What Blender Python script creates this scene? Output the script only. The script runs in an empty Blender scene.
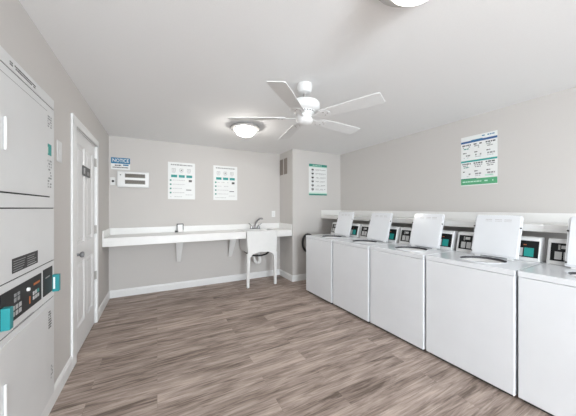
import bpy, bmesh, math, random
from mathutils import Vector, Matrix
random.seed(7)
C = bpy.context.scene.collection
PI = math.pi
# ------------------------------------------------------------------ camera
YAW = 0.4856
cd = bpy.data.cameras.new('camera'); cam = bpy.data.objects.new('camera', cd); C.objects.link(cam)
cam.location = (0, 0, 1.4); cam.rotation_euler = (PI/2, 0, -YAW)
cd.sensor_width = 36; cd.lens = 36*247.7/576; cd.clip_start = 0.02
bpy.context.scene.camera = cam
# ------------------------------------------------------------------ world, lights, exposure
sc = bpy.context.scene
sc.view_settings.view_transform = 'Standard'; sc.view_settings.look = 'None'
sc.view_settings.gamma = 1; sc.view_settings.use_curve_mapping = False
sc.view_settings.exposure = 0.68
w = bpy.data.worlds.new('daylight'); sc.world = w; w.use_nodes = True
w.node_tree.nodes['Background'].inputs[0].default_value = (.75, .87, 1, 1)
w.node_tree.nodes['Background'].inputs[1].default_value = .5
def area(name, loc, rot, sx, sy, power, col=(1, 1, 1)):
    l = bpy.data.lights.new(name, 'AREA'); l.shape = 'RECTANGLE'; l.size = sx; l.size_y = sy
    l.energy = power; l.color = col
    o = bpy.data.objects.new(name, l); C.objects.link(o); o.location = loc; o.rotation_euler = rot
    return o
# daylight entering through the two windows behind the camera
area('window_daylight', (0.45, -3.46, 1.45), (PI/2+.25, 0, .12), 1.5, 1.5, 165, (.88, .95, 1))
area('window_daylight', (2.5, -3.46, 1.45), (PI/2+.25, 0, .45), 1.5, 1.5, 4, (.88, .95, 1))
LAMP_E = 30.0

# ------------------------------------------------------------------ materials
def mat(name, col, rough=.5, metal=0, spec=.5, bump=0, bscale=200, emit=None, es=0, coat=0):
    m = bpy.data.materials.new(name); m.use_nodes = True; nt = m.node_tree
    b = nt.nodes['Principled BSDF']
    b.inputs['Base Color'].default_value = (*col, 1); b.inputs['Roughness'].default_value = rough
    b.inputs['Metallic'].default_value = metal; b.inputs['Specular IOR Level'].default_value = spec
    b.inputs['Coat Weight'].default_value = coat
    if emit:
        b.inputs['Emission Color'].default_value = (*emit, 1); b.inputs['Emission Strength'].default_value = es
    tc = nt.nodes.new('ShaderNodeTexCoord'); n = nt.nodes.new('ShaderNodeTexNoise')
    n.inputs['Scale'].default_value = bscale
    nt.links.new(tc.outputs['Object'], n.inputs['Vector'])
    # slight tonal variation so that no surface is perfectly flat
    mx = nt.nodes.new('ShaderNodeMix'); mx.data_type = 'RGBA'
    mx.inputs[6].default_value = (*[c*.97 for c in col], 1); mx.inputs[7].default_value = (*[min(1, c*1.03) for c in col], 1)
    nt.links.new(n.outputs['Fac'], mx.inputs[0]); nt.links.new(mx.outputs[2], b.inputs['Base Color'])
    if bump:
        bp = nt.nodes.new('ShaderNodeBump'); bp.inputs['Strength'].default_value = bump; bp.inputs['Distance'].default_value = .002
        nt.links.new(n.outputs['Fac'], bp.inputs['Height']); nt.links.new(bp.outputs['Normal'], b.inputs['Normal'])
    return m
M = dict(
    wall=mat('wall_paint', (.615, .59, .568), .75, bump=.12, bscale=160),
    ceil=mat('ceiling_paint', (.90, .90, .90), .8, bump=.15, bscale=120),
    trim=mat('trim_paint', (.84, .84, .835), .4, bscale=30),
    door=mat('door_paint', (.80, .80, .80), .4, bscale=20),
    lam=mat('white_laminate', (.86, .855, .84), .35, bscale=12),
    enamel=mat('white_enamel', (.75, .765, .79), .22, bscale=6, coat=.3),
    enamel2=mat('off_white_enamel', (.74, .745, .745), .3, bscale=6),
    plastic=mat('white_plastic', (.82, .82, .81), .35, bscale=20),
    gap=mat('dark_gap', (.03, .03, .03), .8),
    steel=mat('brushed_steel', (.30, .30, .31), .3, metal=.9, bscale=90),
    nickel=mat('satin_nickel', (.42, .40, .38), .35, metal=.6, bscale=60),
    chrome=mat('chrome', (.42, .42, .43), .22, metal=1),
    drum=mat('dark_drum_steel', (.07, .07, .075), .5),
    fanw=mat('fan_white', (.80, .80, .795), .45, bscale=15),
    rimw=mat('brushed_pale_nickel', (.50, .49, .48), .4, metal=.2),
    black=mat('black_plastic', (.008, .009, .010), .4, spec=.25),
    rubber=mat('black_rubber', (.015, .015, .015), .6),
    dgrey=mat('dark_grey', (.09, .09, .09), .5),
    grey=mat('grey_ink', (.30, .30, .30), .6),
    lgrey=mat('light_grey_ink', (.52, .52, .52), .6),
    ink=mat('black_ink', (.03, .03, .03), .6),
    paper=mat('sign_white', (.83, .84, .83), .45),
    teal=mat('teal_print', (.02, .33, .30), .5),
    tealb=mat('bright_teal', (.015, .28, .25), .4),
    tealc=mat('teal_card_reader', (.015, .26, .28), .4),
    green=mat('green_print', (.10, .40, .20), .5),
    dkgreen=mat('dark_green_print', (.03, .26, .20), .5),
    ltgreen=mat('pale_green_print', (.55, .78, .66), .5),
    blue=mat('blue_print', (.01, .17, .34), .5),
    navy=mat('navy_print', (.02, .10, .28), .5),
    orange=mat('orange_print', (.55, .16, .04), .5),
    bronze=mat('taupe_louvre', (.25, .215, .19), .5),
    dbrown=mat('dark_brown', (.12, .10, .08), .5),
    wind=mat('dark_window', (.13, .115, .09), .3),
    bulb=mat('frosted_glass_lit', (.9, .88, .84), .4, emit=(1, .96, .90), es=LAMP_E),
)
M['bulb_dim'] = mat('frosted_glass_dimmer', (.9, .88, .84), .4, emit=(1, .96, .90), es=3.5)
def glassmat():
    m = bpy.data.materials.new('window_glass'); m.use_nodes = True
    b = m.node_tree.nodes['Principled BSDF']; b.inputs['Transmission Weight'].default_value = 1
    b.inputs['Roughness'].default_value = 0; b.inputs['IOR'].default_value = 1.45
    return m
M['glass'] = glassmat()

def floor_mat():
    m = bpy.data.materials.new('grey_brown_vinyl_planks'); m.use_nodes = True; nt = m.node_tree; L = nt.links.new
    b = nt.nodes['Principled BSDF']; b.inputs['Roughness'].default_value = .5
    N = nt.nodes.new
    tc = N('ShaderNodeTexCoord')
    br = N('ShaderNodeTexBrick'); br.offset = .37; br.offset_frequency = 2; br.squash = 1
    br.inputs['Scale'].default_value = 1; br.inputs['Brick Width'].default_value = 1.22; br.inputs['Row Height'].default_value = .15
    br.inputs['Mortar Size'].default_value = .0012; br.inputs['Mortar Smooth'].default_value = .3
    br.inputs['Color1'].default_value = (0, 0, 0, 1); br.inputs['Color2'].default_value = (1, 1, 1, 1); br.inputs['Mortar'].default_value = (.5, .5, .5, 1)
    L(tc.outputs['Object'], br.inputs['Vector'])
    sep = N('ShaderNodeSeparateXYZ'); L(tc.outputs['Object'], sep.inputs[0])
    # per-plank shift of the grain
    mul = N('ShaderNodeMath'); mul.operation = 'MULTIPLY'; mul.inputs[1].default_value = 7.3
    bw = N('ShaderNodeRGBToBW'); L(br.outputs['Color'], bw.inputs[0]); L(bw.outputs[0], mul.inputs[0])
    def stretched(sx, sy, det, rough, dist, useshift=True):
        a = N('ShaderNodeMath'); a.operation = 'MULTIPLY'; a.inputs[1].default_value = sx; L(sep.outputs[0], a.inputs[0])
        c = N('ShaderNodeMath'); c.operation = 'MULTIPLY'; c.inputs[1].default_value = sy; L(sep.outputs[1], c.inputs[0])
        cm = N('ShaderNodeCombineXYZ'); L(a.outputs[0], cm.inputs[0]); L(c.outputs[0], cm.inputs[1])
        if useshift: L(mul.outputs[0], cm.inputs[2])
        n = N('ShaderNodeTexNoise'); n.inputs['Scale'].default_value = 1; n.inputs['Detail'].default_value = det
        n.inputs['Roughness'].default_value = rough; n.inputs['Distortion'].default_value = dist
        L(cm.outputs[0], n.inputs['Vector']); return n
    g1 = stretched(2.6, 24, 6, .65, .9)
    g2 = stretched(5, 110, 3, .6, .2)
    g3 = stretched(1.3, 7, 3, .5, .9)
    r1 = N('ShaderNodeValToRGB'); e = r1.color_ramp.elements
    e[0].position = .37; e[0].color = (.115, .08, .062, 1); e[1].position = .61; e[1].color = (.58, .47, .41, 1)
    x = r1.color_ramp.elements.new(.48); x.color = (.335, .26, .22, 1)
    mixg = N('ShaderNodeMix'); mixg.data_type = 'FLOAT'; mixg.inputs[0].default_value = .38
    L(g1.outputs['Fac'], mixg.inputs[2]); L(g3.outputs['Fac'], mixg.inputs[3])
    mix2 = N('ShaderNodeMix'); mix2.data_type = 'FLOAT'; mix2.inputs[0].default_value = .22
    L(mixg.outputs[0], mix2.inputs[2]); L(g2.outputs['Fac'], mix2.inputs[3])
    # per plank tone
    add = N('ShaderNodeMath'); add.operation = 'MULTIPLY_ADD'; add.inputs[1].default_value = .045
    L(bw.outputs[0], add.inputs[0]); L(mix2.outputs[0], add.inputs[2])
    sub = N('ShaderNodeMath'); sub.operation = 'SUBTRACT'; sub.inputs[1].default_value = .035; L(add.outputs[0], sub.inputs[0])
    L(sub.outputs[0], r1.inputs[0])
    seam = N('ShaderNodeMix'); seam.data_type = 'RGBA'; seam.inputs[7].default_value = (.12, .095, .08, 1)
    sf = N('ShaderNodeMath'); sf.operation = 'MULTIPLY'; sf.inputs[1].default_value = .35; L(br.outputs['Fac'], sf.inputs[0])
    L(sf.outputs[0], seam.inputs[0]); L(r1.outputs[0], seam.inputs[6])
    L(seam.outputs[2], b.inputs['Base Color'])
    bp = N('ShaderNodeBump'); bp.inputs['Strength'].default_value = .15; bp.inputs['Distance'].default_value = .002
    L(g2.outputs['Fac'], bp.inputs['Height']); L(bp.outputs['Normal'], b.inputs['Normal'])
    return m
M['floor'] = floor_mat()

# ------------------------------------------------------------------ mesh helpers
class MB:
    """collects shapes into one mesh"""
    def __init__(s): s.bm = bmesh.new(); s.mats = []
    def mi(s, m):
        if m not in s.mats: s.mats.append(m)
        return s.mats.index(m)
    def faces(s, vs, fs, m):
        i = s.mi(m); bv = [s.bm.verts.new(v) for v in vs]
        for f in fs:
            try: s.bm.faces.new([bv[k] for k in f]).material_index = i
            except ValueError: pass
        return s
    def box(s, x0, y0, z0, x1, y1, z1, m):
        v = [(x, y, z) for z in (z0, z1) for y in (y0, y1) for x in (x0, x1)]
        return s.faces(v, [(0, 2, 3, 1), (4, 5, 7, 6), (0, 1, 5, 4), (2, 6, 7, 3), (0, 4, 6, 2), (1, 3, 7, 5)], m)
    def prism(s, pts, ext, m):
        """pts: planar loop of 3D points, ext: extrusion vector"""
        n = len(pts); e = Vector(ext); a = [Vector(p) for p in pts]
        v = a + [p+e for p in a]
        return s.faces(v, [tuple(range(n))[::-1], tuple(range(n, 2*n))] + [(i, (i+1) % n, n+(i+1) % n, n+i) for i in range(n)], m)
    def lathe(s, prof, c, m, seg=32, axis='z', caps=True):
        vs = []; fs = []
        for r, h in prof:
            for k in range(seg):
                a = 2*PI*k/seg
                p = (r*math.cos(a), r*math.sin(a), h)
                if axis == 'x': p = (p[2], p[0], p[1])
                if axis == 'y': p = (p[0], p[2], p[1])
                vs.append((c[0]+p[0], c[1]+p[1], c[2]+p[2]))
        for i in range(len(prof)-1):
            for k in range(seg):
                k2 = (k+1) % seg; fs.append((i*seg+k, i*seg+k2, (i+1)*seg+k2, (i+1)*seg+k))
        if caps:
            if prof[0][0] > 1e-4: fs.append(tuple(range(seg))[::-1])
            if prof[-1][0] > 1e-4: fs.append(tuple(range((len(prof)-1)*seg, len(prof)*seg)))
        s.faces(vs, fs, m); return s
    def tube(s, pts, r, m, seg=12):
        P = [Vector(p) for p in pts]; n = len(P); vs = []; fs = []
        rr = r if isinstance(r, (list, tuple)) else [r]*n
        up = None
        for i, p in enumerate(P):
            t = (P[min(i+1, n-1)]-P[max(i-1, 0)]).normalized()
            if up is None:
                up = Vector((0, 0, 1)) if abs(t.z) < .9 else Vector((1, 0, 0))
            a = (up - t*up.dot(t)).normalized(); up = a; b = t.cross(a)
            for k in range(seg):
                q = 2*PI*k/seg; vs.append(p+(a*math.cos(q)+b*math.sin(q))*rr[i])
        for i in range(n-1):
            for k in range(seg):
                k2 = (k+1) % seg; fs.append((i*seg+k, i*seg+k2, (i+1)*seg+k2, (i+1)*seg+k))
        fs += [tuple(range(seg))[::-1], tuple(range((n-1)*seg, n*seg))]
        return s.faces(vs, fs, m)
    def build(s, name, parent=None, loc=None, bevel=0, smooth=False, seg=2):
        bmesh.ops.remove_doubles(s.bm, verts=s.bm.verts, dist=1e-5)
        bmesh.ops.recalc_face_normals(s.bm, faces=s.bm.faces)
        if loc is not None:
            L = Vector(loc)
            for v in s.bm.verts: v.co -= L
        me = bpy.data.meshes.new(name); s.bm.to_mesh(me); s.bm.free()
        for m in s.mats: me.materials.append(M[m] if isinstance(m, str) else m)
        o = bpy.data.objects.new(name, me); C.objects.link(o)
        if parent is not None: o.parent = parent
        if loc is not None: o.location = loc
        if smooth:
            for p in me.polygons: p.use_smooth = True
        if bevel:
            md = o.modifiers.new('bevel', 'BEVEL'); md.width = bevel; md.segments = seg; md.limit_method = 'ANGLE'; md.angle_limit = .6
        if smooth or bevel:
            for p in me.polygons: p.use_smooth = True
            md = o.modifiers.new('wn', 'WEIGHTED_NORMAL') if bevel else None
            if not bevel:
                me.set_sharp_from_angle(angle=math.radians(40))
        return o
def empty(name, loc, label, cat, group=None, rz=0):
    o = bpy.data.objects.new(name, None); C.objects.link(o); o.location = loc; o.rotation_euler = (0, 0, rz)
    o.empty_display_size = .1; tag(o, label, cat, group); return o
def tag(o, label, cat, group=None):
    o['label'] = label; o['category'] = cat
    if group: o['group'] = group
    return o
def struct(o): o['kind'] = 'structure'; return o
def copy_tree(o, parent=None):
    c = o.copy(); C.objects.link(c)
    if parent is not None: c.parent = parent
    for ch in list(o.children): copy_tree(ch, c)
    return c

XL, YB, ZC = -.664, 4.6865, 2.526
XJ, YJ, XR, YF = 2.277, 4.1265, 3.4355, -3.6
# ------------------------------------------------------------------ the setting
struct(MB().box(XL-.12, YF-.12, -.1, XR+.12, YB+.12, 0, 'floor').build('floor'))
struct(MB().box(XL-.12, YF-.12, ZC, XR+.12, YB+.12, ZC+.1, 'ceil').build('ceiling'))
struct(MB().box(XL-.12, YB, 0, XR+.12, YB+.12, ZC, 'wall').build('wall_back'))
struct(MB().box(XJ, YJ, 0, XR, YB, ZC, 'wall').build('wall_alcove'))
struct(MB().box(XR, YF-.12, 0, XR+.12, YB, ZC, 'wall').build('wall_right'))
# left wall with the dryer opening and the door opening
DY0, DY1, DZ0, DZ1 = 1.585, 2.278, .125, 2.145
PY0, PY1, PZ = 2.885, 3.765, 2.15
wl = MB(); a, b = XL-.12, XL
wl.box(a, YF-.12, 0, b, DY0, ZC, 'wall').box(a, DY0, 0, b, DY1, DZ0, 'wall').box(a, DY0, DZ1, b, DY1, ZC, 'wall')
wl.box(a, DY1, 0, b, PY0, ZC, 'wall').box(a, PY0, PZ, b, PY1, ZC, 'wall').box(a, PY1, 0, b, YB, ZC, 'wall')
struct(wl.build('wall_left'))
# wall behind the camera with two windows
W1, W2, WZ0, WZ1 = (-.3, 1.2), (1.75, 3.25), .7, 2.2
wf = MB(); y0, y1 = YF-.12, YF
wf.box(XL, y0, 0, XR, y1, WZ0, 'wall').box(XL, y0, WZ1, XR, y1, ZC, 'wall')
for q0, q1 in ((XL, W1[0]), (W1[1], W2[0]), (W2[1], XR)): wf.box(q0, y0, WZ0, q1, y1, WZ1, 'wall')
struct(wf.build('wall_front'))
for i, (q0, q1) in enumerate((W1, W2)):
    f = MB(); y0, y1 = YF-.1, YF-.03
    f.box(q0, y0, WZ0, q0+.05, y1, WZ1, 'trim').box(q1-.05, y0, WZ0, q1, y1, WZ1, 'trim')
    f.box(q0+.05, y0, WZ0, q1-.05, y1, WZ0+.05, 'trim').box(q0+.05, y0, WZ1-.05, q1-.05, y1, WZ1, 'trim')
    f.box(q0+.05, y0, 1.43, q1-.05, y1, 1.47, 'trim')
    f = struct(f.build('window_%d' % (i+1)))
    MB().box(q0+.05, YF-.07, WZ0+.05, q1-.05, YF-.064, 1.43, 'glass').box(q0+.05, YF-.07, 1.47, q1-.05, YF-.064, WZ1-.05, 'glass').build('pane', f)
# baseboards: profile h .12, rounded top
BT, BH = .015, .118
def baseboard(name, p0, p1, nrm):
    p0 = Vector((*p0, 0)); p1 = Vector((*p1, 0)); n = Vector((*nrm, 0))
    prof = [(0, 0), (BT, 0), (BT, BH-.025), (BT*.75, BH-.018), (BT*.6, BH-.006), (BT*.3, BH), (0, BH)]
    return struct(MB().prism([p0+n*u+Vector((0, 0, z)) for u, z in prof], p1-p0, 'trim').build(name))
baseboard('baseboard_left', (XL, YF), (XL, 2.775), (1, 0))
baseboard('baseboard_left', (XL, 3.84), (XL, YB), (1, 0))
baseboard('baseboard_back', (XL+BT, YB), (XJ-BT, YB), (0, -1))
baseboard('baseboard_alcove', (XJ, YJ-BT), (XJ, YB), (-1, 0))
baseboard('baseboard_alcove', (XJ, YJ), (XR, YJ), (0, -1))
baseboard('baseboard_right', (XR, YF), (XR, YJ-BT), (-1, 0))
baseboard('baseboard_front', (XL+BT, YF), (XR-BT, YF), (0, 1))

# door: four raised panels, set in a cased opening
def door():
    fx = XL-.008; bx = fx-.04
    y0, y1, z0, z1 = PY0+.012, PY1-.012, .012, PZ-.012
    ys = [y0, y0+.115, y0+.385, y1-.385, y1-.115, y1]
    zs = [z0, .25, .87, 1.05, 2.02, z1]
    bm = bmesh.new(); g = {}
    for i, y in enumerate(ys):
        for j, z in enumerate(zs): g[i, j] = bm.verts.new((fx, y, z))
    pan = []
    for i in range(5):
        for j in range(5):
            f = bm.faces.new([g[i, j], g[i+1, j], g[i+1, j+1], g[i, j+1]])
            if i in (1, 3) and j in (1, 3): pan.append(f)
    bm.normal_update()
    if bm.faces[:][0].normal.x < 0:
        bmesh.ops.reverse_faces(bm, faces=bm.faces); bm.normal_update()
    bmesh.ops.inset_individual(bm, faces=pan, thickness=.022, depth=-.013)
    bmesh.ops.inset_individual(bm, faces=pan, thickness=.022, depth=0)
    bmesh.ops.inset_individual(bm, faces=pan, thickness=.025, depth=.010)
    # edges and back
    vs = [bm.verts.new((bx, y, z)) for y, z in ((y0, z0), (y1, z0), (y1, z1), (y0, z1))]
    fr = [[g[i, 0] for i in range(6)], [g[5, j] for j in range(6)], [g[i, 5] for i in range(5, -1, -1)], [g[0, j] for j in range(5, -1, -1)]]
    for k in range(4): bm.faces.new(fr[k] + [vs[(k+1) % 4], vs[k]])
    bm.faces.new(vs)
    bmesh.ops.recalc_face_normals(bm, faces=bm.faces)
    me = bpy.data.meshes.new('door_1'); bm.to_mesh(me); bm.free(); me.materials.append(M['door'])
    o = struct(bpy.data.objects.new('door_1', me)); C.objects.link(o)
    # knob
    k = MB().lathe([(.033, 0), (.033, .006), (.014, .010), (.012, .032), (.024, .040), (.029, .052), (.026, .064), (.0, .068)], (fx, y0+.045, .965), 'steel', 24, 'x').build('door_knob', o, smooth=True)
    k['label'] = 'satin nickel round knob'
    for z in (1.95, 1.14, .585):
        h = MB().lathe([(.008, -.05), (.008, .05)], (fx+.012, y1+.004, z), 'nickel', 12).box(fx-.001, y1-.03, z-.05, fx+.003, y1, z+.05, 'nickel').build('hinge', o)
        h['label'] = 'dull metal hinge'
    s = MB().box(fx, 3.20, 1.735, fx+.006, 3.50, 1.835, 'dgrey')
    s.box(fx+.006, 3.22, 1.755, fx+.0068, 3.28, 1.815, 'lgrey').box(fx+.006, 3.36, 1.75, fx+.0068, 3.45, 1.79, 'grey')
    s = s.build('door_plate', o); s['label'] = 'dark grey plate across the upper panels'
    return o
door()
t = MB(); cx0, cx1 = XL, XL+.018
t.box(cx0, PY0-.11, 0, cx1, PY0, PZ, 'trim').box(cx0, PY1, 0, cx1, PY1+.072, PZ, 'trim').box(cx0, PY0-.11, PZ, cx1, PY1+.072, PZ+.075, 'trim')
t.box(XL-.115, PY0+.0005, 0, XL+.002, PY0+.009, PZ-.0095, 'trim').box(XL-.115, PY1-.009, 0, XL+.002, PY1-.0005, PZ-.0095, 'trim').box(XL-.115, PY0+.0005, PZ-.009, XL+.002, PY1-.0005, PZ-.0005, 'trim')
struct(t.build('trim_1', bevel=.003))
struct(MB().box(XL-.5, PY0-.1, 0, XL-.13, PY1+.1, .001, 'floor').box(XL-.5, PY0-.1, 0, XL-.45, PY1+.1, ZC, 'wall').build('wall_corridor'))

# ------------------------------------------------------------------ washers
WX0, WX1, WP, WY = 2.2708, 2.935, .680, 3.53
ROW0, RR = (2.195, 3.535), math.radians(2.3)
def plate_hole(mb, x0, y0, x1, y1, z0, z1, cx, cy, rx, ry, m, m2, n=64):
    ang = sorted(set([2*PI*k/n for k in range(n)] + [math.atan2(y-cy, x-cx) % (2*PI) for x in (x0, x1) for y in (y0, y1)]))
    k = len(ang); vs = []
    for z in (z1, z0):
        for q in ang:
            c, s = math.cos(q), math.sin(q)
            tt = min([((x1 if c > 0 else x0)-cx)/c if abs(c) > 1e-9 else 9, ((y1 if s > 0 else y0)-cy)/s if abs(s) > 1e-9 else 9])
            vs.append((cx+c*tt, cy+s*tt, z))
        for q in ang: vs.append((cx+rx*math.cos(q), cy+ry*math.sin(q), z))
    fs = []
    for i in range(k):
        j = (i+1) % k
        fs += [(i, j, k+j, k+i), (2*k+i, 3*k+i, 3*k+j, 2*k+j), (i, 2*k+i, 2*k+j, j)]
    mb.faces(vs, fs, m)
    iw = [vs[k+i] for i in range(k)] + [vs[3*k+i] for i in range(k)]
    mb.faces(iw, [(i, (i+1) % k, k+(i+1) % k, k+i) for i in range(k)], m2)
def make_washer():
    # local: x 0..D from front to back, y -W/2..W/2 , z up
    D = WX1-WX0; W = (WP-.014)/2
    r = empty('washing_machine', (WX0, WY-WP/2, 0), '', 'washing machine', 'open-lidded top-loading washers along the right wall')
    z1 = .905
    c = MB(); c.box(.02, -W, .03, D, -W+.015, z1, 'enamel').box(.02, W-.015, .03, D, W, z1, 'enamel').box(D-.015, -W+.015, .03, D, W-.015, z1, 'enamel').box(.02, -W+.015, .03, D-.015, W-.015, .05, 'enamel2')
    c.build('cabinet', r)
    MB().box(0, -W, .028, .019, W, z1-.003, 'enamel').build('front_panel', r, bevel=.007, seg=3)
    MB().box(.035, -W+.02, 0, .06, W-.02, .03, 'gap').build('plinth', r)
    for y in (-W+.03, W-.07): MB().box(D-.08, y, 0, D-.04, y+.04, .03, 'rubber').build('foot', r)
    HX, HY, HR = .255, -.025, .168
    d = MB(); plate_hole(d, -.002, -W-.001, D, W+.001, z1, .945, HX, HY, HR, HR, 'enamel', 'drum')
    d.build('top_panel', r, bevel=.006, seg=3)
    t = MB().lathe([(HR-.004, .948), (HR+.006, .950), (HR+.008, .9455)], (HX, HY, 0), 'enamel', 48, caps=False).build('opening_rim', r, smooth=True)
    MB().lathe([(HR-.002, .925), (HR-.012, .918), (HR-.045, .905), (HR-.05, .895), (HR-.001, .895)], (HX, HY, 0), 'plastic', 48, caps=False).build('tub_ring', r, smooth=True)
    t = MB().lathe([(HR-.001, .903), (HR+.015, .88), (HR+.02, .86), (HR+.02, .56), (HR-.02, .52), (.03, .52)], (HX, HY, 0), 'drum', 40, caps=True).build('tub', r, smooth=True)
    t['label'] = 'dark steel wash drum inside the round opening'
    t = MB().lathe([(.045, .521), (.045, .60), (.03, .78), (.02, .82), (0, .83)], (HX, HY, 0), 'plastic', 24).build('agitator', r, smooth=True)
    # control console
    a, b = .505, .555; zt = 1.148
    n = MB().prism([(a, -W+.012, .945), (b, -W+.012, zt-.01), (b+.012, -W+.012, zt), (D-.02, -W+.012, zt), (D-.005, -W+.012, .945)], (0, 2*W-.024, 0), 'enamel2').build('console', r, bevel=.006)
    sl = (b-a)/(zt-.01-.945)
    def slab(y0, y1, za, zb, th, m, off=0, name=None, parent=None):
        o = .0005+off
        f = lambda z: a+(z-.945)*sl-o
        mb = MB().prism([(f(za), y0, za), (f(zb), y0, zb), (f(zb)-th, y0, zb), (f(za)-th, y0, za)], (0, y1-y0, 0), m)
        return mb.build(name, parent)
    # right end (near camera): payment panel; left end: control panel
    pp = slab(-.312, -.160, .978, 1.117, .004, 'black', 0, 'payment_panel', r); pp['label'] = 'black payment panel with a teal label'
    x = slab(-.284, -.222, .986, 1.058, .001, 'tealb', .0045, 'teal_label', pp)
    x = slab(-.214, -.175, .986, 1.055, .001, 'lgrey', .0045, 'pale_label', pp)
    x = slab(-.235, -.215, 1.08, 1.085, .001, 'orange', .0045, 'indicator', pp)
    cp = slab(.150, .300, .978, 1.117, .004, 'black', 0, 'control_panel', r); cp['label'] = 'black control panel with pale buttons'
    for (y0, y1, za, zb) in ((.235, .275, .99, 1.05), (.185, .225, .99, 1.05), (.20, .24, 1.075, 1.10)):
        x = slab(y0, y1, za, zb, .003, 'lgrey', .0045, 'button', cp)
    slab(.246, .258, 1.065, 1.105, .001, 'grey', .0045, 'print_mark', cp)
    # open lid leaning back on the console
    lw, ll, th = .180, .392, .02
    ang = math.atan2(.385, .118)
    R = Matrix.Rotation(-ang, 4, 'Y')
    def place(o): o.matrix_local = Matrix.Translation((.432, -.035, .956)) @ R; return o
    # lid local: x along length, y width, z thickness; inner face looks to the room (+z rotates to -x)
    bm = MB()
    ch = .025
    loop = [(0, -lw, 0), (0, lw, 0), (ll-ch, lw, 0), (ll-ch*.3, lw-ch*.3, 0), (ll, lw-ch, 0), (ll, -lw+ch, 0), (ll-ch*.3, -lw+ch*.3, 0), (ll-ch, -lw, 0)]
    bm.prism(loop, (0, 0, th*.6), 'enamel')
    s = .012
    bm.prism([(s, -lw+s, th*.6), (s, lw-s, th*.6), (ll-s, lw-s, th*.6), (ll-s, -lw+s, th*.6)], (0, 0, th*.4), 'enamel')
    lid = place(bm.build('lid', r, bevel=.003))
    for y0 in (-.105, -.035, .04):
        p = MB(); yy = y0
        for j in range(5):
            wd = random.uniform(.007, .012); p.box(ll-.052, yy, th, ll-.044, yy+wd, th+.0006, 'lgrey'); p.box(ll-.066, yy, th, ll-.060, yy+wd*.8, th+.0006, 'lgrey'); yy += wd+.002
        p.build('lid_print', lid)
    for xx, yy in ((ll*.70, -lw+.004), (ll*.70, lw-.004), (.03, lw-.010)):
        MB().lathe([(.006, th-.004), (.006, th+.004), (.003, th+.006)], (xx, yy, 0), 'rubber', 12).build('bumper', lid)
    for yy in (-lw*.7, lw*.7):
        MB().box(.425, yy-.055, .944, .445, yy-.015, .960, 'enamel2').build('hinge', r)
    return r
w0 = make_washer()
labels = ['white top-loading washer at the far end of the row, beside the alcove corner',
          'white top-loading washer second from the far end of the row, lid raised',
          'white top-loading washer in the middle of the row of five, lid raised',
          'large white top-loading washer next to the one cut off at right, lid fully in view',
          'white top-loading washer nearest the camera, cut off by the right edge']
for k in range(5):
    o = w0 if k == 0 else copy_tree(w0)   # lid offsets below are absolute, so copies stay independent
    q = WP*(k+.5); o.location = (ROW0[0]+q*math.sin(RR), ROW0[1]-q*math.cos(RR), 0); o.rotation_euler = (0, 0, RR*.5); o['label'] = labels[k]
    for ch in o.children:
        if ch.name.split('.')[0] == 'lid': ch.location.y = -.035 + (-.025, -.045, -.025, 0, .055)[k]
        if ch.name.split('.')[0] == 'hinge': ch.location.y = (-.025, -.045, -.025, 0, .055)[k]

# black hose loop hanging between the alcove wall and the far washer
pts = []
for i in range(97):
    q = 2*PI*i/48+PI/2; rr = .175-.012*(i/96)
    pts.append((2.60+rr*.75*math.cos(q), YJ-.035-.03*(i/96), .72+rr*math.sin(q)))
tag(MB().tube(pts, .016, 'rubber').build('hose', smooth=True), 'black hose coiled against the alcove wall behind the farthest washer', 'hose')

# pipe ledge / folding counter above the washers
def counter(name, m, boxes, bevel=.003):
    mb = MB()
    for b in boxes: mb.box(*b, m)
    return mb.build(name, bevel=bevel)
LX, LE = 2.93, -.6
lg = empty('wall_shelf', (LX, LE, 1.194), 'long white shelf with an upstand on the right wall above the washers', 'shelf')
def part_box(name, root, boxes, m, bevel=.003):
    mb = MB(); L = root.location
    for b in boxes: mb.box(b[0]-L.x, b[1]-L.y, b[2]-L.z, b[3]-L.x, b[4]-L.y, b[5]-L.z, m)
    o = mb.build(name, root, bevel=bevel); return o
part_box('shelf_top', lg, [(LX+.02, LE, 1.228, XR, YJ, 1.256)], 'lam')
part_box('fascia', lg, [(LX, LE, 1.194, LX+.02, YJ, 1.257)], 'lam')
part_box('upstand', lg, [(XR-.02, LE, 1.256, XR, YJ-.02, 1.350)], 'lam')
part_box('end_panel', lg, [(LX, YJ-.02, 1.256, XR, YJ, 1.358)], 'lam')

# ------------------------------------------------------------------ worktop on the back wall
CY, CZ, CB = 4.15, .985, .868
SX0, SX1 = 1.365, 1.965
ct = empty('countertop', (XL, CY, CB), 'long white wall-hung countertop with upstands along the back wall', 'countertop')
part_box('worktop', ct, [(XL+.002, CY+.02, CZ-.03, SX0, YB-.002, CZ), (SX1, CY+.02, CZ-.03, XJ-.002, YB-.002, CZ)], 'lam')
part_box('fascia', ct, [(XL+.002, CY, CB, SX0, CY+.02, CZ+.001)], 'lam')
part_box('fascia', ct, [(SX1, CY, CB, XJ-.002, CY+.02, CZ+.001)], 'lam')
part_box('backsplash', ct, [(XL+.02, YB-.02, CZ, XJ-.02, YB-.002, 1.087)], 'lam')
part_box('side_splash', ct, [(XL+.002, CY, CZ, XL+.02, YB-.002, 1.087)], 'lam')
part_box('side_splash', ct, [(XJ-.02, CY, CZ, XJ-.002, YB-.002, 1.092)], 'lam')
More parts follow.
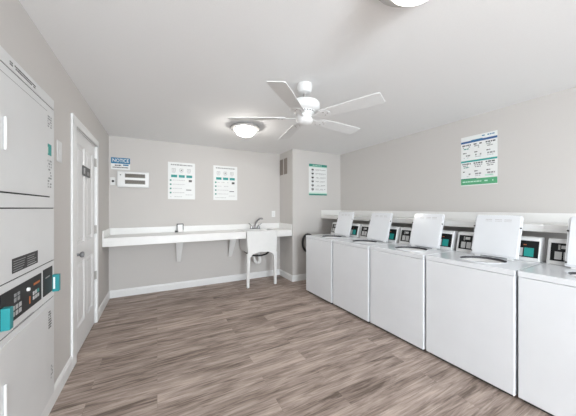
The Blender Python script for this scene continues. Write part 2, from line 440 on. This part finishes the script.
def bracket(x0, x1, zb):
    o = MB(); L = ct.location
    w2 = (x1-x0)/2; xm = (x0+x1)/2
    # sloping board from under the counter front back to the wall, with a wall cleat
    yt, yb = CY+.20, YB-.031
    zt = CZ-.03
    lo = [(x0, yt, zt), (x1, yt, zt), (xm+w2*.45, yb, zb), (xm-w2*.45, yb, zb)]
    o.prism([(p[0]-L.x, p[1]-L.y, p[2]-L.z) for p in lo], (0, .03, -.0), 'trim')
    o.box(x0+.02-L.x, yt+.02-L.y, zt-.02-L.z, x1-.02-L.x, YB-.002-L.y, zt-L.z, 'trim')
    return o.build('bracket', ct)
bracket(.262, .39, .47); bracket(1.15, 1.285, .48)

# utility sink
sk = empty('utility_sink', ((SX0+SX1)/2, CY, 0), 'white plastic utility sink on two legs set into the counter end', 'sink')
def sink():
    hw = (SX1-SX0)/2-.002; y0, y1 = -.02, YB-CY-.045
    zt, zb = .992, .60
    def ring(hx, ya, yb_, z, r=.03, n=4):
        pts = []
        for cx, cy, a0 in ((hx-r, yb_-r, 0), (-hx+r, yb_-r, PI/2), (-hx+r, ya+r, PI), (hx-r, ya+r, 1.5*PI)):
            for i in range(n+1):
                q = a0+PI/2*i/n; pts.append((cx+r*math.cos(q), cy+r*math.sin(q), z))
        return pts
    rings = [ring(hw-.05, y0+.05, y1-.05, zb+.0), ring(hw-.02, y0+.02, y1-.02, zb+.06), ring(hw-.006, y0+.012, y1-.006, zt-.03), ring(hw, y0, y1, zt-.03), ring(hw, y0, y1, zt),
             ring(hw-.03, y0+.03, y1-.10, zt), ring(hw-.05, y0+.06, y1-.13, zb+.10), ring(hw-.10, y0+.12, y1-.18, zb+.07)]
    n = len(rings[0]); vs = sum(rings, []); fs = []
    for i in range(len(rings)-1):
        for k in range(n): fs.append((i*n+k, i*n+(k+1) % n, (i+1)*n+(k+1) % n, (i+1)*n+k))
    fs += [tuple(range(n))[::-1], tuple(range((len(rings)-1)*n, len(rings)*n))]
    MB().faces(vs, fs, 'plastic').build('basin', sk, smooth=True)
    # front apron with arched bottom
    ap = []
    for x, z in [(-hw+.008, zt-.035), (hw-.008, zt-.035), (hw-.03, .56), (hw-.055, .535)] + [(( hw-.09)*math.cos(q), .545+.075*math.sin(q)) for q in [PI*i/14 for i in range(15)]] + [(-hw+.055, .535), (-hw+.03, .56)]:
        ap.append((x, y0-.004, z))
    MB().prism(ap, (0, .022, 0), 'plastic').build('apron', sk)
    for sx in (-1, 1):
        lo = [(sx*(hw-.012), y0+.0, .60), (sx*(hw-.075), y0+.0, .60), (sx*(hw-.055), y0+.01, 0), (sx*(hw-.015), y0+.01, 0)]
        MB().prism(lo, (0, .045, 0), 'plastic').build('leg', sk, bevel=.004)
    # drain and supply
    MB().lathe([(.045, zb-.0), (.045, zb-.02), (.024, zb-.03), (.024, zb-.06)], (0, .25, 0), 'plastic', 20).build('drain', sk, smooth=True)
    tp = [(-.07, .22, .58), (-.015, .25, .41)] + [(.0+.045-.045*math.cos(q), .25, .41-.045*math.sin(q)) for q in [PI*i/8 for i in range(1, 9)]] + [(.075, .25, .50), (.075, .27, .53), (.09, .33, .54), (.09, YB-CY-.001, .54)]
    MB().tube([(p[0]-.03, p[1], p[2]) for p in tp], .026, 'plastic').build('drain_trap', sk, smooth=True)
    for s in (-1, 1):
        p = MB().tube([(s*.16, YB-CY-.002, .56), (s*.16, .40, .56), (s*.15, .34, .58), (s*.10, .40, .62), (s*.07, .44, .70), (s*.07, .455, .96)], .009, 'dgrey', 8)
        p.lathe([(.02, 0), (.02, -.05), (.012, -.055)], (s*.16, YB-CY-.05, .56), 'dgrey', 12, 'y')
        p.build('supply_hose', sk, smooth=True)
    tb = MB().tube([(-.22, .22, .57), (-.16, .13, .548), (-.08, .10, .535), (.02, .095, .53), (.12, .11, .545), (.19, .16, .565), (.22, .24, .58)], .016, 'rubber', 8).build('black_pipe', sk, smooth=True)
sink()
fc = empty('faucet', (1.69, 4.585, .992), 'chrome two-handle faucet on the back rim of the utility sink', 'faucet')
MB().box(-.10, -.025, 0, .10, .025, .022, 'chrome').build('base', fc, bevel=.008)
for s in (-1, 1):
    MB().lathe([(.024, .02), (.022, .05), (.012, .06)], (s*.075, 0, 0), 'chrome', 16).tube([(s*.07, 0, .06), (s*.10, -.01, .085), (s*.135, -.015, .115)], [.010, .008, .007], 'chrome', 8).build('handle', fc, smooth=True)
MB().tube([(0, 0, .02), (.0, 0, .07), (.015, -.01, .12), (.04, -.03, .165), (.075, -.05, .20), (.115, -.07, .205), (.125, -.075, .18)], [.017, .016, .016, .016, .018, .018, .016], 'chrome').build('spout', fc, smooth=True)
# small framed chrome fixture by the backsplash, left part of the counter
cf = empty('metal_fixture', (.345, YB-.06, CZ+.0015), 'small dark metal square frame with a foot standing on the counter by the backsplash', 'fixture')
f = MB(); s0, s1, z0, z1, tt = -.05, .055, .025, .145, .012
f.box(s0, -.01, z0, s0+tt, .01, z1, 'dgrey').box(s1-tt, -.01, z0, s1, .01, z1, 'dgrey').box(s0, -.01, z1-tt*1.2, s1, .01, z1, 'dgrey').box(s0, -.01, z0, s1, .01, z0+tt, 'nickel')
f.build('frame', cf)
MB().box(s0+tt, -.004, z0+tt, s1-tt, .008, z1-tt*1.2, 'plastic').build('insert', cf)
MB().box(s0-.03, -.035, 0, s0+.02, .012, .028, 'dgrey').box(s0+.02, -.02, 0, s1, .012, .025, 'nickel').build('foot', cf, bevel=.003)

# ------------------------------------------------------------------ dryers stacked in the left wall
def dryer():
    F = -.632
    r = empty('stacked_dryer', (F, (DY0+DY1)/2, DZ0), 'tall white stacked dryer pair built into the left wall', 'dryer')
    L = r.location
    def bx(name, boxes, m, parent=r, bevel=0):
        mb = MB()
        for b in boxes:
            mm = b[6] if len(b) > 6 else m
            mb.box(b[0]-L.x, b[1]-L.y, b[2]-L.z, b[3]-L.x, b[4]-L.y, b[5]-L.z, mm)
        return mb.build(name, parent, bevel=bevel)
    y0, y1 = DY0+.004, DY1-.004
    def quad(name, yz, x0, x1, m, bevel=0, parent=r):
        return MB().prism([(x0-L.x, y-L.y, z-L.z) for y, z in yz], (x1-x0, 0, 0), m).build(name, parent, bevel=bevel)
    bx('cabinet', [(F-.60, y0, DZ0+.003, F-.012, y1, DZ1-.003)], 'enamel2')
    g = .006
    secs = [('top_panel', 2.078, DZ1-.003), ('upper_frame', 1.402, 2.072), ('middle_panel', 1.046, 1.396), ('control_fascia', .796, 1.040), ('lower_frame', DZ0+.003, .790)]
    for n, za, zb in secs: bx(n, [(F-.012, y0, za, F, y1, zb)], 'enamel2', bevel=.002)
    # seams show the dark inside
    for zb in (.790, 1.040, 1.396, 2.072): bx('seam', [(F-.012, y0+.002, zb, F-.004, y1-.002, zb+.006)], 'gap')
    # upper door
    def pdoor(name, za, zb, hz):
        d = bx(name, [(F, y0+.004, za, F+.004, y1-.126, zb)], 'enamel2', bevel=.0015)
        h = bx('handle', [(F+.004, 1.622, hz, F+.014, 1.640, hz+.155)], 'plastic', d, .004)
        return d
    d = pdoor('upper_door', 1.478, 2.025, 1.67)
    bx('seam', [(F-.001, y0+.004, 1.470, F+.0012, y1-.085, 1.477)], 'gap')
    bx('seam', [(F-.001, y0+.004, 2.026, F+.0012, y1-.126, 2.030)], 'grey')
    d = pdoor('lower_door', .17, .760, .425)
    # prints
    def prt(name, y0_, y1_, z0_, z1_, rows, mt, dens=.75, vert=False):
        mb = MB(); rh = (z1_-z0_)/rows
        for i in range(rows):
            y = y0_
            while y < y1_-.004:
                wd = random.uniform(.006, .016)
                if random.random() < dens: mb.box(F-L.x, y-L.y, z0_+rh*(i+.2)-L.z, F+.0008-L.x, min(y+wd, y1_)-L.y, z0_+rh*(i+.8)-L.z, mt)
                y += wd+.004
        return mb.build(name, r)
    prt('print_line', 1.69, 1.98, 2.095, 2.118, 2, 'dgrey', .85)
    a, b = y1-.120, y1-.060
    prt('print_line', a, b+.01, 1.93, 2.01, 5, 'grey', .7)
    t = bx('teal_sticker', [(F, 2.148, 1.748, F+.001, 2.222, 1.822)], 'teal')
    bx('label_text', [(F+.001, 2.156, 1.757, F+.0016, 2.166, 1.80)], 'ltgreen', t)
    prt('print_line', a, b+.01, 1.53, 1.72, 10, 'grey', .6)
    prt('print_line', a+.02, b+.01, .60, .72, 7, 'dgrey', .75)
    prt('print_line', a+.06, b+.035, .25, .345, 5, 'grey', .75)
    # rating plate
    p = bx('rating_plate', [(F, 1.71, 1.075, F+.0015, 2.005, 1.148)], 'ink')
    mb = MB()
    for i in range(5):
        z = 1.083+i*.012
        mb.box(F+.0015-L.x, 1.72-L.y, z-L.z, F+.002-L.x, 1.85-L.y-random.uniform(0, .04), z+.004-L.z, 'grey')
        mb.box(F+.0015-L.x, 1.87-L.y, z-L.z, F+.002-L.x, 1.99-L.y-random.uniform(0, .05), z+.004-L.z, 'lgrey' if i < 1 else 'grey')
    mb.build('plate_text', p)
    # control display
    c = bx('control_display', [(F, 1.60, .842, F+.004, 2.048, 1.003)], 'black'); c['label'] = 'black control display with small pale buttons'
    X = F+.004
    def bt(y, z, w, h, m): bx('button', [(X, y, z, X+.0015, y+w, z+h)], m, c)
    for yy in (1.70, 1.735, 1.77): bt(yy, .862, .024, .022, 'lgrey'); bt(yy, .892, .024, .022, 'lgrey')
    for yy in (1.72, 1.755): bt(yy, .93, .022, .02, 'grey'); bt(yy, .956, .022, .016, 'grey')
    for yy in (1.93, 1.96, 1.99): bt(yy, .875, .02, .02, 'lgrey'); bt(yy, .902, .02, .02, 'tealb' if yy > 1.98 else 'lgrey')
    bt(1.885, .868, .012, .04, 'orange'); bt(1.94, .955, .08, .012, 'orange')
    kb = MB().lathe([(.010, 0), (.010, .008), (.008, .011)], (X-L.x, 1.862-L.y, .955-L.z), 'plastic', 16, 'x').build('knob', c, smooth=True)
    c = bx('payment_panel', [(F, 2.085, .842, F+.004, y1-.045, 1.010)], 'black'); c['label'] = 'black payment panel at the right end'
    bx('slot', [(X, 2.11, .95, X+.002, 2.18, .958)], 'grey', c)
    t = bx('card_reader', [(F, 2.235, .83, F+.036, 2.268, .945)], 'tealc', r, .003); t['label'] = 'teal card reader sticking out at the right'
    bx('reader_text', [(F+.006, 2.2335, .85, F+.016, 2.235, .93)], 'paper', t)
    t = bx('card_reader', [(F, 1.60, .838, F+.034, 1.635, .94)], 'tealc', r, .003); t['label'] = 'teal card reader sticking out at the left'
    bx('vent_mark', [(F+.0, 1.72, .80, F+.001, 1.95, .803)], 'grey')
dryer()

# ------------------------------------------------------------------ signs and wall plates
def sign(name, o, u, nrm, W, H, els, label, cat='sign', group=None, th=.004):
    """o = top-left corner on the wall, u = direction to the right, nrm = out of the wall"""
    u = Vector(u); n = Vector(nrm); o = Vector(o); mb = MB(); dn = Vector((0, 0, -1))
    base = o+dn*H
    rel = lambda a, b, c: u*(a*W)+dn*(b*H)+n*c+Vector((0, 0, H))
    mb.prism([rel(0, 0, 0), rel(1, 0, 0), rel(1, 1, 0), rel(0, 1, 0)], n*th, 'paper')
    for e in els:
        u0, v0, u1, v1, m = e[:5]; k = e[5] if len(e) > 5 else 0
        mb.prism([rel(u0, v0, th+k*.0004), rel(u1, v0, th+k*.0004), rel(u1, v1, th+k*.0004), rel(u0, v1, th+k*.0004)], n*.0004, m)
    ob = mb.build(name); ob.location = base
    return tag(ob, label, cat, group)
def words(u0, v0, u1, v1, m, k=0, d=.85):
    out = []; u = u0
    while u < u1-.01:
        wd = random.uniform(.03, .09)
        if random.random() < d: out.append((u, v0, min(u+wd, u1), v1, m, k))
        u += wd+.015
    return out
def washer_sign(): 
    E = words(.10, .055, .90, .085, 'grey')
    for i in range(3):
        x = .12+.28*i
        E += [(x+.02, .17, x+.15, .178, 'grey'), (x+.02, .17, x+.03, .25, 'grey'), (x+.14, .17, x+.15, .25, 'grey'), (x+.02, .245, x+.15, .253, 'grey'), (x+.06, .20, x+.11, .225, 'dgrey' if i == 1 else 'lgrey'), (x+.03, .275, x+.14, .285, 'lgrey')]
        E += [(x-.01, .34, x+.21, .41, 'teal'), (x+.02, .365, x+.17, .38, 'tealb', 1)]
    for i in range(4):
        v = .49+.112*i
        E += [(.065, v-.02, .125, v+.02, 'dkgreen')] + words(.17, v-.012, .62, v+.002, 'lgrey', 0, .8)
    E += [(.76, .465, .88, .525, 'dgrey'), (.66, .735, .86, .755, 'dgrey')] + words(.64, .87, .9, .885, 'lgrey') + words(.08, .925, .6, .94, 'lgrey')
    return E
B = (0, -1, 0)
sign('instruction_sign', (.161, YB, 2.19), (1, 0, 0), B, .434, .637, washer_sign(), 'white sign with teal blocks on the back wall, nearer the electrical panel', group='instruction signs on the back wall')
sign('instruction_sign', (.915, YB, 2.19), (1, 0, 0), B, .45, .641, washer_sign(), 'white sign with teal blocks on the back wall, nearer the sink', group='instruction signs on the back wall')
E = [(0, 0, 1, .075, 'dkgreen'), (0, .955, 1, 1, 'dkgreen'), (.0, .915, 1, .955, 'ltgreen'), (0, .075, 1, .10, 'ltgreen')] + words(.2, .03, .8, .05, 'ltgreen', 1)
for i in range(6):
    v = .18+.125*i
    E += [(.14, v-.026, .26, v+.026, 'ink' if i in (1, 2) else 'dgrey'), (.17, v+.04, .23, v+.06, 'grey')] + words(.36, v-.012, .92, v+.004, 'grey', 0, .9) + words(.36, v+.022, .8, v+.034, 'lgrey')
sign('rules_sign', (2.642, YJ, 2.275), (1, 0, 0), B, .437, .62, E, 'tall white sign with dark green header and black dots on the alcove wall')
E = [(0, .095, 1, .135, 'navy'), (.3, .085, .62, .11, 'blue', 1), (0, .49, 1, .525, 'teal'), (0, .865, 1, .985, 'green'), (.0, .855, .45, .87, 'dkgreen'), (.68, .80, .9, .83, 'ltgreen')] + words(.6, .03, .93, .05, 'blue') + words(.05, .91, .9, .935, 'ltgreen', 1)
for j, v in enumerate((.165, .545)):
    for i in range(3):
        x = .04+.33*i
        E += words(x, v, x+.25, v+.025, 'dgrey') + words(x+.02, v+.04, x+.24, v+.06, 'grey') + words(x+.04, v+.075, x+.20, v+.095, 'dkgreen' if i == 0 else 'grey')
        E += words(x+.02, v+.16, x+.12, v+.18, 'dgrey') + words(x+.04, v+.21, x+.24, v+.24, 'grey') + words(x+.04, v+.26, x+.2, v+.275, 'lgrey')
sign('pricing_sign', (XR, 1.766, 2.29), (0, -1, 0), (-1, 0, 0), .382, .612, E, 'white poster with navy, teal and green bands on the right wall')
# notice sign
ns = sign('notice_sign', (-.635, YB, 2.19), (1, 0, 0), B, .25, .185, [(0, 0, 1, .5, 'blue')] + words(.08, .60, .55, .70, 'ink') + [(.62, .55, .92, .66, 'blue')] + words(.08, .78, .9, .86, 'ink'), 'small blue and white NOTICE sign above the electrical panel')
def text(s, size, loc, rot, m, name, parent, ext=.0006, width=None):
    cu = bpy.data.curves.new(name, 'FONT'); cu.body = s; cu.size = size; cu.extrude = ext; cu.align_x = 'CENTER'; cu.align_y = 'CENTER'; cu.offset = .0008
    tmp = bpy.data.objects.new('tmp', cu); C.objects.link(tmp); bpy.context.view_layer.update()
    me = bpy.data.meshes.new_from_object(tmp.evaluated_get(bpy.context.evaluated_depsgraph_get())); bpy.data.objects.remove(tmp)
    me.materials.clear(); me.materials.append(M[m])
    o = bpy.data.objects.new(name, me); C.objects.link(o); o.parent = parent; o.location = loc; o.rotation_euler = rot
    if width:
        k = width/max(.001, (max(v.co.x for v in me.vertices)-min(v.co.x for v in me.vertices)))
        for v in me.vertices: v.co.x *= k
    return o
text('NOTICE', .075, (.125, -.0056, .139), (PI/2, 0, 0), 'paper', 'lettering', ns, width=.215)
# electrical panel
ep = empty('electrical_panel', (-.336, YB, 1.728), 'white electrical panel with two dark slots on the back wall', 'electrical panel')
MB().box(-.215, -.045, 0, .215, 0, .25, 'enamel2').build('box', ep, bevel=.005)
MB().box(-.205, -.052, .01, .205, -.045, .24, 'plastic').build('cover', ep, bevel=.003)
for z in (.055, .155):
    f = MB().box(-.115, -.056, z-.004, .165, -.052, z+.062, 'nickel').build('slot_frame', ep)
    q = MB().box(-.110, -.058, z, .160, -.056, z+.058, 'wind')
    for i in range(9): q.box(-.095+.028*i, -.0605, z+.012, -.078+.028*i, -.058, z+.046, 'dbrown')
    q.build('breaker_row', f)
MB().lathe([(.008, 0), (.008, -.01)], (-.17, -.052, .19), 'dgrey', 12, 'y').build('latch', ep)
jb = empty('wall_socket', (-.607, YB, 1.755), 'small white wall box with a dark hole left of the electrical panel', 'socket')
MB().box(-.035, -.03, 0, .03, 0, .12, 'plastic').build('plate', jb, bevel=.003)
MB().lathe([(.018, 0), (.016, -.004)], (0, -.03, .062), 'ink', 16, 'y').build('hole', jb)
ou = empty('wall_outlet', (2.13, YB, 1.215), 'white outlet plate above the counter right of the faucet', 'outlet')
MB().box(-.04, -.006, 0, .04, 0, .125, 'plastic').build('plate', ou, bevel=.002)
for z in (.035, .078): MB().box(-.017, -.008, z-.012, .017, -.006, z+.014, 'enamel2').build('receptacle', ou, bevel=.001)
sp = empty('wall_plate', (XL, 2.487, 1.75), 'blank white wall plate between the dryers and the door', 'switch plate')
MB().box(0, -.05, 0, .006, .05, .16, 'enamel2').build('cover', sp, bevel=.003)
MB().box(.006, -.01, .06, .009, .01, .10, 'enamel2').build('toggle', sp, bevel=.001)
# return vents high on the alcove side
vt = empty('air_vent', (XJ, 4.50, 2.08), 'taupe double louvred vent high on the side of the alcove', 'vent')
for ya, yb in ((-.155, -.03), (.03, .155)):
    f = MB().box(-.012, ya, 0, 0, yb, .315, 'bronze').build('grille', vt, bevel=.002)
    q = MB()
    for i in range(12): q.prism([(-.012, ya+.012, .015+.0245*i), (-.019, ya+.012, .020+.0245*i), (-.019, ya+.012, .024+.0245*i), (-.012, ya+.012, .030+.0245*i)], (0, yb-ya-.024, 0), 'bronze')
    q.build('louvres', f)

# ------------------------------------------------------------------ ceiling lights
def ceiling_light(x, y, label, bulb='bulb'):
    r = empty('ceiling_light', (x, y, ZC), label, 'ceiling light', 'flush dome ceiling lights')
    MB().lathe([(.150, 0), (.178, -.008), (.197, -.020), (.203, -.032), (.196, -.045), (.172, -.052), (.142, -.056)], (0, 0, 0), 'rimw', 48).build('rim', r, smooth=True)
    MB().lathe([(.142, -.053), (.138, -.072), (.120, -.100), (.092, -.124), (.055, -.138), (.02, -.144), (0, -.144)], (0, 0, 0), bulb, 40).build('bowl', r, smooth=True)
    MB().lathe([(.016, -.142), (.018, -.150), (.010, -.156), (.011, -.164), (0, -.170)], (0, 0, 0), 'nickel', 16).build('finial', r, smooth=True)
    return r
def place(rr, dd): return (rr*math.cos(YAW)+dd*math.sin(YAW), -rr*math.sin(YAW)+dd*math.cos(YAW))
ceiling_light(*place(-.585, 3.40), 'lit dome ceiling light beyond the fan, near the back wall')
ceiling_light(*place(.60, 1.14), 'lit dome ceiling light cut off by the top edge, nearest the camera', 'bulb_dim')

# ------------------------------------------------------------------ ceiling fan
def fan(x, y):
    r = empty('ceiling_fan', (x, y, ZC), 'white five-blade ceiling fan hanging in the middle of the room', 'ceiling fan')
    MB().lathe([(.068, 0), (.070, -.02), (.066, -.05), (.056, -.075), (.035, -.085)], (0, 0, 0), 'fanw', 32).build('canopy', r, smooth=True)
    MB().lathe([(.013, -.08), (.013, -.165)], (0, 0, 0), 'nickel', 16).build('downrod', r, smooth=True)
    m = MB().lathe([(.03, -.156), (.095, -.158), (.128, -.166), (.138, -.180), (.138, -.218), (.128, -.235), (.098, -.247), (.088, -.276), (.08, -.276)], (0, 0, 0), 'fanw', 40).build('motor_housing', r, smooth=True)
    q = MB()
    for k in range(24):
        a = 2*PI*k/24; c, s = math.cos(a), math.sin(a); p = Vector((c, s, 0)); t = Vector((-s, c, 0))
        ctr = p*.0955+Vector((0, 0, -.257))
        pts = [ctr-t*.006+Vector((0, 0, .006)), ctr+t*.006+Vector((0, 0, .006)), ctr+t*.006-Vector((0, 0, .006)), ctr-t*.006-Vector((0, 0, .006))]
        q.prism(pts, -p*.01, 'dgrey')
    q.build('vent_slots', m)
    MB().lathe([(.075, -.272), (.082, -.278), (.082, -.282), (.072, -.290), (.074, -.335), (.062, -.355), (.035, -.365), (0, -.367)], (0, 0, 0), 'fanw', 32).build('switch_housing', r, smooth=True)
    for k in range(5):
        ang = math.radians(-37.5+72*k)-YAW
        rot = Matrix.Rotation(ang, 4, 'Z')
        pit = Matrix.Translation((0, 0, -.308)) @ Matrix.Rotation(math.radians(-11), 4, 'X')
        n = 12; top = []
        def wd(t): return .054+.016*min(1, t*1.3)
        L0, L1 = .175, .688
        out = []
        for i in range(n+1):
            t_ = i/n; out.append((L0+(L1-L0)*t_, wd(t_)))
        up = [(a, b) for a, b in out]; 
        tip = [(L1+.010, wd(1)-.012)]
        loop = [(a, b, 0) for a, b in up] + [(a, b, 0) for a, b in tip] + [(a, -b, 0) for a, b in tip] + [(a, -b, 0) for a, b in reversed(up)]
        b = MB().prism(loop, (0, 0, .006), 'fanw').build('blade', r)
        b.matrix_local = rot @ pit
        i_ = MB(); i_.prism([(.075, -.016, -.004), (.14, -.014, -.004), (.18, -.042, -.004), (.245, -.036, -.004), (.26, 0, -.004), (.245, .036, -.004), (.18, .042, -.004), (.14, .014, -.004), (.075, .016, -.004)], (0, 0, .004), 'fanw')
        for px, py in ((.205, -.022), (.205, .022), (.235, 0)): i_.lathe([(.006, -.006), (.006, -.003)], (px, py, 0), 'nickel', 8)
        i_.build('blade_iron', b)
    return r
fx, fy = place(.151, 2.265)
fan(fx, fy)
